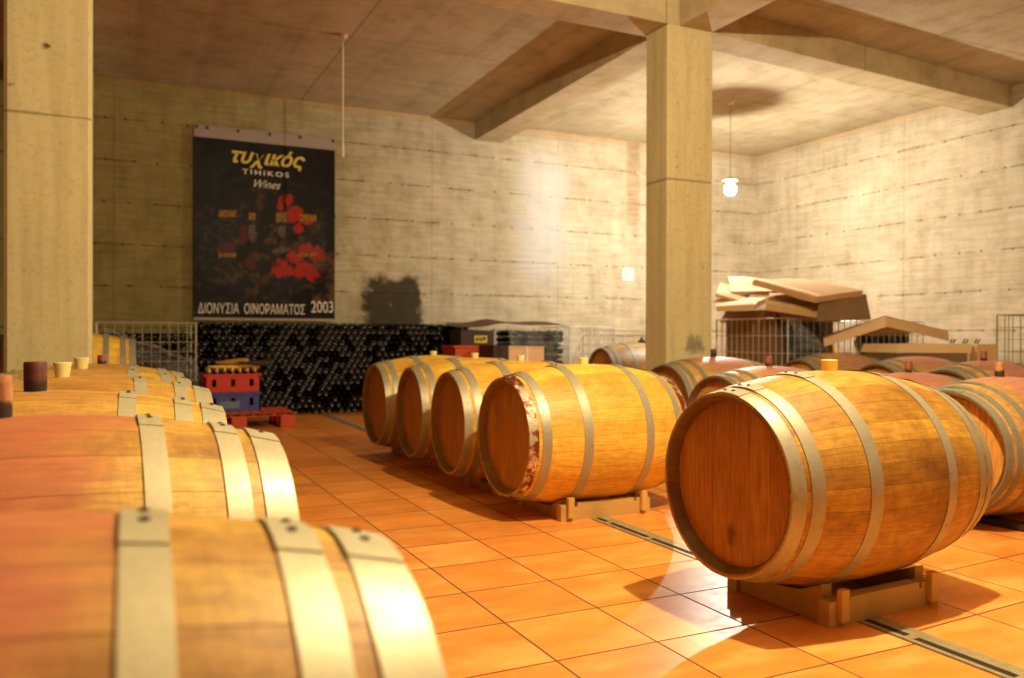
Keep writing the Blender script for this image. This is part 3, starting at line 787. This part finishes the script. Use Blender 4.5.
# film draped over the left crate
A = [onY(103, 329, 8.75), onY(197, 362, 8.75), onY(202, 386, 8.75), onY(104, 386, 8.75)]
o = sheet('plastic_film', A[3], A[2], A[1], A[0], 'film', 26, 18, .05, .001, 5)
tag(o, 'clear plastic film hanging in a slope before the left wire crate', 'plastic film', 'clear plastic films')
bm = bmesh.new(); pts = [A[0].lerp(A[1], i/14) for i in range(15)]
for i, (p, q) in enumerate(zip(pts, pts[1:])): bar(bm, p+Vector((0, -.01, .012*math.sin(i))), q+Vector((0, -.01, .012*math.sin(i+1))), .014, 6)
for v in bm.verts: v.co = v.co-A[0]
o2 = obj('rolled_edge', bm, M['film'], o, 60); o2.location = A[0]

# ------------------------------------------------------------------ cardboard heap on the right crate
def slab(name, corners, th, mat, label, group, cat='cardboard', flaps=True, amp=.0):
    """flattened carton: a thick folded board given by its four top corners"""
    P = [Vector(c) for c in corners]; t = thing(name, label, cat, P[0], 0, group); b = P[0]
    N = (P[1]-P[0]).cross(P[3]-P[0]).normalized()
    if N.z < 0: N = -N
    bm = bmesh.new(); nu = 8
    g = []
    for j in range(nu+1):
        row = []
        for i in range(nu+1):
            u, v = i/nu, j/nu
            p = P[0]*(1-u)*(1-v)+P[1]*u*(1-v)+P[2]*u*v+P[3]*(1-u)*v-b
            p = p+N*noise.noise(p*4)*amp
            row.append(bm.verts.new(p))
        g.append(row)
    for j in range(nu):
        for i in range(nu): bm.faces.new((g[j][i], g[j][i+1], g[j+1][i+1], g[j+1][i]))
    r = bmesh.ops.extrude_face_region(bm, geom=bm.faces[:])
    for v in [e for e in r['geom'] if isinstance(e, bmesh.types.BMVert)]: v.co -= N*th
    obj('board', bm, M[mat], t, 30)
    if flaps:
        bm = bmesh.new(); e0, e1 = P[0]-b, P[1]-b; q = (P[3]-P[0]).normalized()
        prism(bm, [e0+q*.02, e1+q*.02, e1+q*.16+N*.004, e0+q*.16+N*.004], N*.006); obj('flap', bm, M['cardlight'], t)
    return t
zc_ = cx.z
G = 'cardboard heaped on the wire crate'
TOPM = lambda x, y, X: onX(x, y, X)
# inner pile and supporting cartons
t = thing('cardboard_box', 'large open cardboard box at the bottom of the cardboard heap', 'box', (5.93, 6.30, .09), 0, G)
bm = bmesh.new(); W_, D_, H_ = .78, .75, zc_+.09-.09
for a, b in (((0, 0, 0), (W_, .01, H_)), ((0, D_-.01, 0), (W_, D_, H_)), ((0, .01, 0), (.01, D_-.01, H_)), ((W_-.01, .01, 0), (W_, D_-.01, H_)), ((.01, .01, 0), (W_-.01, D_-.01, .01))): box(bm, a, b)
obj('body', bm, M['carddark'], t)
for i, (p, q) in enumerate((((0, .0, H_), (W_, 0, H_)), ((0, D_, H_), (W_, D_, H_)))):
    bm = bmesh.new(); s = -1 if i == 0 else 1
    prism(bm, [p, q, (q[0], q[1]+s*.10, q[2]-.12), (p[0], p[1]+s*.10, p[2]-.12)], (0, 0, .006)); obj('flap', bm, M['card'], t)
def pt(x, y, dep): return EYE+ray(x, y)*dep
slab('flattened_carton', [pt(716, 307, 8.25), pt(754, 305, 7.9), pt(766, 297, 8.3), pt(716, 299, 8.7)], .045, 'cardlight', 'narrow flattened carton lying lowest at the left of the heap', G, amp=.01)
slab('flattened_carton', [pt(766, 304, 7.9), pt(822, 312, 7.75), pt(845, 300, 8.4), pt(770, 292, 8.6)], .06, 'card', 'thick flattened carton in the middle of the heap under the top sheet', G, amp=.012)
slab('flattened_carton', [pt(716, 294, 8.5), pt(741, 301, 8.4), pt(752, 291, 8.7), pt(720, 283, 9.0)], .03, 'card', 'folded carton sloping down at the left end of the heap', G, amp=.015)
slab('flattened_carton', [pt(731, 292, 8.6), pt(776, 292, 8.55), pt(790, 281, 9.1), pt(728, 276, 9.3)], .03, 'card', 'upper left flattened carton showing behind the top sheet', G, amp=.02)
slab('flattened_carton', [pt(753, 279.5, 8.3), pt(816.5, 297, 7.55), pt(863, 290, 7.9), pt(802, 278.5, 8.9)], .055, 'card', 'broad flattened carton lying on top of the heap, its corner towards the room', G, amp=.008)
t = slab('leaning_panel', [pt(817, 321, 7.5), pt(871, 319, 7.75), pt(866, 294, 7.95), pt(820, 300, 7.65)], .012, 'carddark', 'brown cardboard panel leaning under the right end of the heap', G, flaps=False)  # cardboard face in shadow, its shade put into the dark colour
# things in the crates
o = sheet('plastic_bag', (cx.x+.08, cx.y+.08, .7), (cx.x+.6, cx.y+.08, .7), (cx.x+.6, cx.y+.14, zc_-.03), (cx.x+.08, cx.y+.14, zc_-.03), 'bluebag', 16, 16, .07, .003, 12, 7)
tag(o, 'crumpled blue grey plastic bag inside the crate of cardboard', 'plastic bag')
o = sheet('plastic_film', pt(788, 318, 7.92), pt(800, 347, 7.6), pt(832, 352, 7.6), pt(797, 318, 7.92), 'film', 14, 18, .03, .001, 21)
tag(o, 'clear plastic film stretched down from the corner of the cardboard crate', 'plastic film', 'clear plastic films')
xx = cx.x+.97
o = sheet('black_bag', (xx+.03, cx.y+.08, .6), (xx+.88, cx.y+.08, .6), (xx+.8, cx.y+.12, zc_-.05), (xx+.1, cx.y+.12, zc_-.08), 'black', 22, 14, .07, .004, 31, 6)
tag(o, 'crumpled black plastic sheet inside the crate under the tilted lid', 'plastic sheet')
o = sheet('paper_wad', (xx+.20, cx.y+.03, zc_-.16), (xx+.36, cx.y+.03, zc_-.15), (xx+.36, cx.y+.05, zc_-.07), (xx+.21, cx.y+.05, zc_-.08), 'paper', 9, 7, .035, .004, 41, 12)
tag(o, 'small white crumpled paper against the black plastic in the crate', 'paper')
# tilted carton lid: a shallow tray, rim down, corner towards the room
A0, A1, A2 = pt(885, 315.5, 7.75), pt(823, 336, 7.95), pt(948, 331, 8.35)
A3 = A1+(A2-A0); A3.z = A0.z-.01
t = thing('carton_lid', 'shallow pale carton lid resting tilted on the crates, corner forward', 'cardboard', A0, 0, 'flattened cardboard')
n = (A1-A0).cross(A2-A0).normalized(); n = n if n.z < 0 else -n
n = (n*.4+Vector((0, 0, -.6))).normalized()
bm = bmesh.new(); prism(bm, [Vector((0, 0, 0)), A1-A0, A3-A0, A2-A0], n*.008); obj('top', bm, M['card'], t)
for P_, Q_ in ((A0, A1), (A0, A2), (A1, A3), (A2, A3)):
    hr = .105 if P_ is A0 else .02; bm = bmesh.new(); a, b = P_-A0, Q_-A0; ins = ((A3-A0)*.5-(a+b)/2).normalized()*.006
    prism(bm, [a, b, b+n*hr, a+n*hr], ins); obj('rim', bm, M['cardlight'], t)
# long pale carton with a brown carton
a = onY(897, 344, 5.2)
t = thing('open_carton', 'long pale topped carton standing behind the farthest barrels', 'box', onY(896, 353, 5.4)*1, 0)
A = [pt(896, 353, 7.6), pt(971, 353, 7.4), pt(971, 343.5, 7.4), pt(899, 344, 7.6)]
t.location = (A[0].x, A[0].y, 0); b0 = Vector(t.location)
dY = Vector((.02, .42, 0))
bm = bmesh.new(); prism(bm, [A[0]-b0, A[1]-b0, A[2]-b0, A[3]-b0], dY); obj('lid', bm, M['cardlight'], t)
L0, L1 = A[0]-b0, A[1]-b0
bm = bmesh.new(); prism(bm, [(L0.x+.02, L0.y+.02, 0), (L1.x-.02, L1.y+.02, 0), (L1.x-.02, L1.y+.02, L1.z), (L0.x+.02, L0.y+.02, L0.z)], dY*.9); obj('body', bm, M['carddark'], t)
A = [pt(977, 372, 7.3), pt(997, 372, 7.2), pt(997, 344.5, 7.2), pt(977, 344.5, 7.3)]
t = thing('brown_carton', 'square brown carton beside the right frame wire crate', 'box', (A[0].x, A[0].y, 0)); b0 = Vector(t.location)
bm = bmesh.new(); prism(bm, [(0, 0, 0), (A[1].x-b0.x, A[1].y-b0.y, 0), A[2]-b0, A[3]-b0], (.25, .4, 0)); obj('body', bm, M['card'], t)
bm = bmesh.new(); prism(bm, [A[3]-b0+Vector((0, 0, 0)), A[2]-b0, A[2]-b0+Vector((.25, .4, 0)), A[3]-b0+Vector((.25, .4, 0))], (0, 0, .006)); obj('flap', bm, M['cardlight'], t)
for i, xx_ in enumerate((962, 975, 987)):
    P_ = pt(xx_, 344, 7.55); bm = bmesh.new()
    bar(bm, (0, 0, -.012), (.03, 0, .035), .007, 6); bar(bm, (.035, 0, -.012), (.075, 0, .03), .007, 6); bar(bm, (-.005, 0, -.008), (.04, 0, -.008), .006, 6)
    o = obj('bent_hook', bm, M['darkbox']); o.location = P_+Vector((0, .12, .012))
    tag(o, ('dark bent hook lying leftmost on the carton tops at far right', 'dark bent hook lying between two others on the carton tops', 'dark bent hook lying rightmost on the carton tops')[i], 'hook', 'bent hooks on the far right cartons')

# ------------------------------------------------------------------ banner
bx0, bx1, bz0, bz1 = .807, 2.403, 1.075, 3.275; BW, BH = bx1-bx0, bz1-bz0
def wr(u, v):
    return .010*noise.noise(Vector((u*2, v*4, 2)))+.006*noise.noise(Vector((u*6+v*5, v*2, 7)))+.0022*noise.noise(Vector((u*14, v*20, 5)))+.012*max(0, .12-v)*math.sin(u*PI*4)
def bpt(u, v, off=0):    # v is 0 at the top
    return Vector((bx0+u*BW, 9.955+wr(u, v)*1.0-off, bz1-v*BH-.03*math.sin(u*PI)*0))
ban = thing('banner', 'dark wrinkled winery banner with a white top strip hung on the back wall', 'banner', (bx0, 9.955, bz0))
NU, NV = 150, 210
bm = bmesh.new(); cl = bm.loops.layers.color.new('print'); gv = [[bm.verts.new(bpt(i/NU, j/NV)-Vector(ban.location)) for i in range(NU+1)] for j in range(NV+1)]
def cp(x, y): return ((x-40)/432, (y-55-(x-40)*.065)/592)
reds = [(320, 282, 24, 22), (345, 330, 32, 30), (385, 345, 22, 20), (300, 300, 12, 24), (380, 440, 30, 22), (410, 450, 30, 28), (305, 500, 36, 30), (360, 505, 46, 30), (400, 520, 28, 26),
        (130, 432, 30, 18), (186, 390, 14, 36), (212, 478, 20, 22), (345, 465, 30, 26), (235, 305, 10, 14), (355, 375, 22, 18)]
bars = [(112, 315, 165, 336), (200, 322, 222, 346), (285, 322, 316, 352), (360, 328, 412, 350), (112, 447, 165, 459), (350, 452, 412, 462)]
pales = [(213, 385, 14, 34), (305, 380, 16, 24), (300, 440, 30, 10)]
def colour(u, v):
    x, y = 40+u*432, 55+v*592+(u*432)*.065
    if v < .062: 
        c = Vector((.62, .56, .53))
        return c
    if v > .988: return Vector((.66, .58, .50))
    n1 = noise.fractal(Vector((x*.02, y*.02, 3)), .7, 2, 5); n2 = noise.noise(Vector((x*.06, y*.05, 9))); n3 = noise.noise(Vector((x*.15, y*.12, 4)))
    c = Vector((.030, .008, .006))
    mid = max(0, 1-abs(u-.5)/.55)*(1 if .38 < v < .9 else max(0, 1-abs(v-.5)*3.0))
    g = max(0, n1*1.1+n2*.5-.10)*mid
    c = c.lerp(Vector((.26, .17, .05)), min(1, g*3.2))
    if x > 400 and 450 < y < 610: c = c.lerp(Vector((.32, .22, .05)), max(0, min(1, (n1+.35)*1.6)))
    if x < 110 and 300 < y < 560: c = c.lerp(Vector((.22, .14, .05)), max(0, min(1, (n2)*1.6)))
    for cx_, cy_, a, b in reds:
        d = ((x-cx_)/a)**2+((y-cy_)/b)**2+n2*.9+n3*.5
        if d < 1: c = c.lerp(Vector((.62, .085, .03)) if cx_ > 250 else Vector((.30, .03, .03)), min(1, (1-d)*2.2))
    for cx_, cy_, a, b in pales:
        d = ((x-cx_)/a)**2+((y-cy_)/b)**2+n3
        if d < 1: c = c.lerp(Vector((.42, .36, .34)), min(.75, (1-d)*1.5))
    if (110 < x < 168 and 340 < y < 545) or (372 < x < 440 and 352 < y < 520):
        if (y % 9) < 4 and n3 > -.25: c = c.lerp(Vector((.34, .28, .27)), .55)
    for p, q, r_, s in bars:
        if p < x < r_ and q < y < s: c = Vector((.50, .36, .05))*(1+n3*.6)
    return c
for j in range(NV):
    for i in range(NU):
        f = bm.faces.new((gv[j][i], gv[j+1][i], gv[j+1][i+1], gv[j][i+1]))
        c = colour((i+.5)/NU, (j+.5)/NV)
        for l in f.loops: l[cl] = (c.x, c.y, c.z, 1)
t_ = NT('printed_banner'); vc = t_.new('ShaderNodeVertexColor', layer_name='print').outputs[0]
mt = t_.out(vc, .45, 0, **{'Specular IOR Level': .16}); me_o = obj('sheet', bm, mt, ban, 60)
for k, u in enumerate((.02, .09, .3, .52, .74, .985)):
    bm = bmesh.new(); box(bm, (-.014, -.006, -.018), (.014, .004, .018), .002)
    o = obj('fixing', bm, M['rust'], ban); p = bpt(u, .012, .006)-Vector(ban.location); o.location = p
def text(s, uc, vc_, width, hgt, mat, name, shear=0, bold=0, parent=ban, spacing=1.0, tilt=0, small=False):
    cu = bpy.data.curves.new(name, 'FONT'); cu.body = s; cu.align_x = 'CENTER'; cu.align_y = 'CENTER'
    cu.size = 1; cu.shear = shear; cu.offset = bold; cu.space_character = spacing; cu.small_caps_scale = .78
    if small:
        for i, ch in enumerate(s):
            if i in small: cu.body_format[i].use_small_caps = True
    tmp = bpy.data.objects.new(name, cu); C.objects.link(tmp)
    dg = bpy.context.evaluated_depsgraph_get(); me = bpy.data.meshes.new_from_object(tmp.evaluated_get(dg))
    bpy.data.objects.remove(tmp); bpy.data.curves.remove(cu)
    b = bmesh.new(); b.from_mesh(me); bpy.data.meshes.remove(me)
    bmesh.ops.triangulate(b, faces=b.faces[:])
    bmesh.ops.subdivide_edges(b, edges=[e for e in b.edges if e.calc_length() > .15], cuts=3, use_grid_fill=False)
    xs = [v.co.x for v in b.verts]; ys = [v.co.y for v in b.verts]
    x0, x1, y0, y1 = min(xs), max(xs), min(ys), max(ys)
    for v in b.verts:
        u = uc+((v.co.x-x0)/(x1-x0)-.5)*width; vv = vc_-((v.co.y-y0)/(y1-y0)-.5)*hgt+tilt*(u-uc)
        v.co = bpt(u, vv, .005)-Vector(parent.location)
    return obj(name, b, mat, parent)
text('τυχικός', cp(262, 160)[0], cp(262, 156)[1], .52, .105, M['gold'], 'title_lettering', .35, .025)
text('TIHIKOS', cp(253, 193)[0], cp(253, 199)[1], .33, .026, M['ivory'], 'name_lettering', 0, .012, spacing=1.35)
text('Wines', cp(258, 230)[0], cp(258, 234)[1], .19, .042, M['ivory'], 'script_lettering', .5, -.005)
text('ΔΙΟΝΥΣΙΑ  ΟΙΝΟΡΑΜΑΤΟΣ', cp(214, 620)[0], cp(214, 621)[1], .745, .055, M['ivory'], 'event_lettering', 0, .004)
text('2003', cp(431, 620)[0], cp(431, 626)[1], .165, .062, M['ivory'], 'year_lettering')
# paper on the back wall
t = thing('paper_notice', 'small white paper notice fixed to the back wall left of the middle pillar', 'notice', (6.53, 9.99, 1.70))
obj('sheet', box(bmesh.new(), (0, -.004, 0), (.20, .002, .185)), M['paper'], t)
bm = bmesh.new()
for i in range(5): box(bm, (.04, -.0055, .04+i*.025), (.12+.01*(i % 3), -.004, .046+i*.025))
obj('print_lines', bm, M['hoopgrey'], t)

# ------------------------------------------------------------------ pull cord and bulbs
t = thing('pull_cord', 'white pull cord hanging from a small ceiling rose near the banner', 'pull cord', (1.92, 7.65, ZC))
obj('ceiling_rose', lathe(bmesh.new(), [(0, .04), (-.015, .04), (-.03, .02)], 20), M['white'], t, 40)
zb_ = onY(344, 157, 7.65).z-ZC
bm = bmesh.new(); bar(bm, (0, 0, -.02), (0, 0, zb_+.12), .006, 8); obj('cord', bm, M['white'], t)
obj('pull', lathe(bmesh.new(), [(zb_, .009), (zb_+.03, .012), (zb_+.13, .009), (zb_+.15, .005)], 12), M['white'], t, 40)

def lamp(x, y, z, label, power, col, r, sz, em, cap=.0):
    t = thing('hanging_bulb', label, 'light bulb', (x, y, z))
    obj('bulb', lathe(bmesh.new(), [(-r, .002), (-r*.92, r*.4), (-r*.7, r*.72), (-r*.3, r*.96), (0, r), (r*.4, r*.92), (r*.8, r*.6), (r*1.2, r*.4)], 24), em, t, 60)
    obj('socket', lathe(bmesh.new(), [(r*1.15, r*.5), (r*1.9, r*.5), (r*2.2, r*.18)], 16), M['black'], t, 40)
    bm = bmesh.new(); bar(bm, (0, 0, r*2.1), (0, 0, ZC-z), .003, 6); obj('flex', bm, M['black'], t)
    obj('ceiling_rose', lathe(bmesh.new(), [(ZC-z-.03, .03), (ZC-z, .045)], 16), M['white'], t, 40)
    if cap:  # flat enamel reflector disc above the bulb
        o = obj('reflector', lathe(bmesh.new(), [(r*1.5, cap), (r*1.62, cap), (r*2.0, r*.6), (r*1.85, r*.5)], 32), M['white'], t, 40)
    ld = bpy.data.lights.new('bulb_light', 'POINT'); ld.energy = power; ld.color = col; ld.shadow_soft_size = sz
    lo = bpy.data.objects.new('bulb_light', ld); C.objects.link(lo); lo.location = (x, y, z-r-sz-.005)
    return t
WARM = (1.0, .80, .48); COOL = (1.0, .90, .72)
lamp(6.62, 7.80, 2.66, 'bare lit bulb hanging on a thin wire near the far corner', 330, COOL, .07, .03, emit('cool_bulb_glass', (1, .95, .9), 60), .09)
lamp(2.2, 1.70, 3.2, 'bare warm bulb hanging from the slab above the nearest barrel', 520, WARM, .05, .03, emit('warm_bulb_glass', (1, .75, .4), 30))
lamp(3.2, -1.6, 3.25, 'bare warm bulb hanging behind the viewpoint', 40, WARM, .05, .03, emit('warm_bulb_glass', (1, .75, .4), 30))  # weak front fill, added to brighten what faces the camera

w = bpy.data.worlds.new('world'); bpy.context.scene.world = w; w.use_nodes = True
w.node_tree.nodes['Background'].inputs[0].default_value = (1, .75, .45, 1); w.node_tree.nodes['Background'].inputs[1].default_value = .01
vs = bpy.context.scene.view_settings
vs.view_transform = 'Standard'; vs.look = 'None'; vs.gamma = 1; vs.use_curve_mapping = False; vs.exposure = 0.0
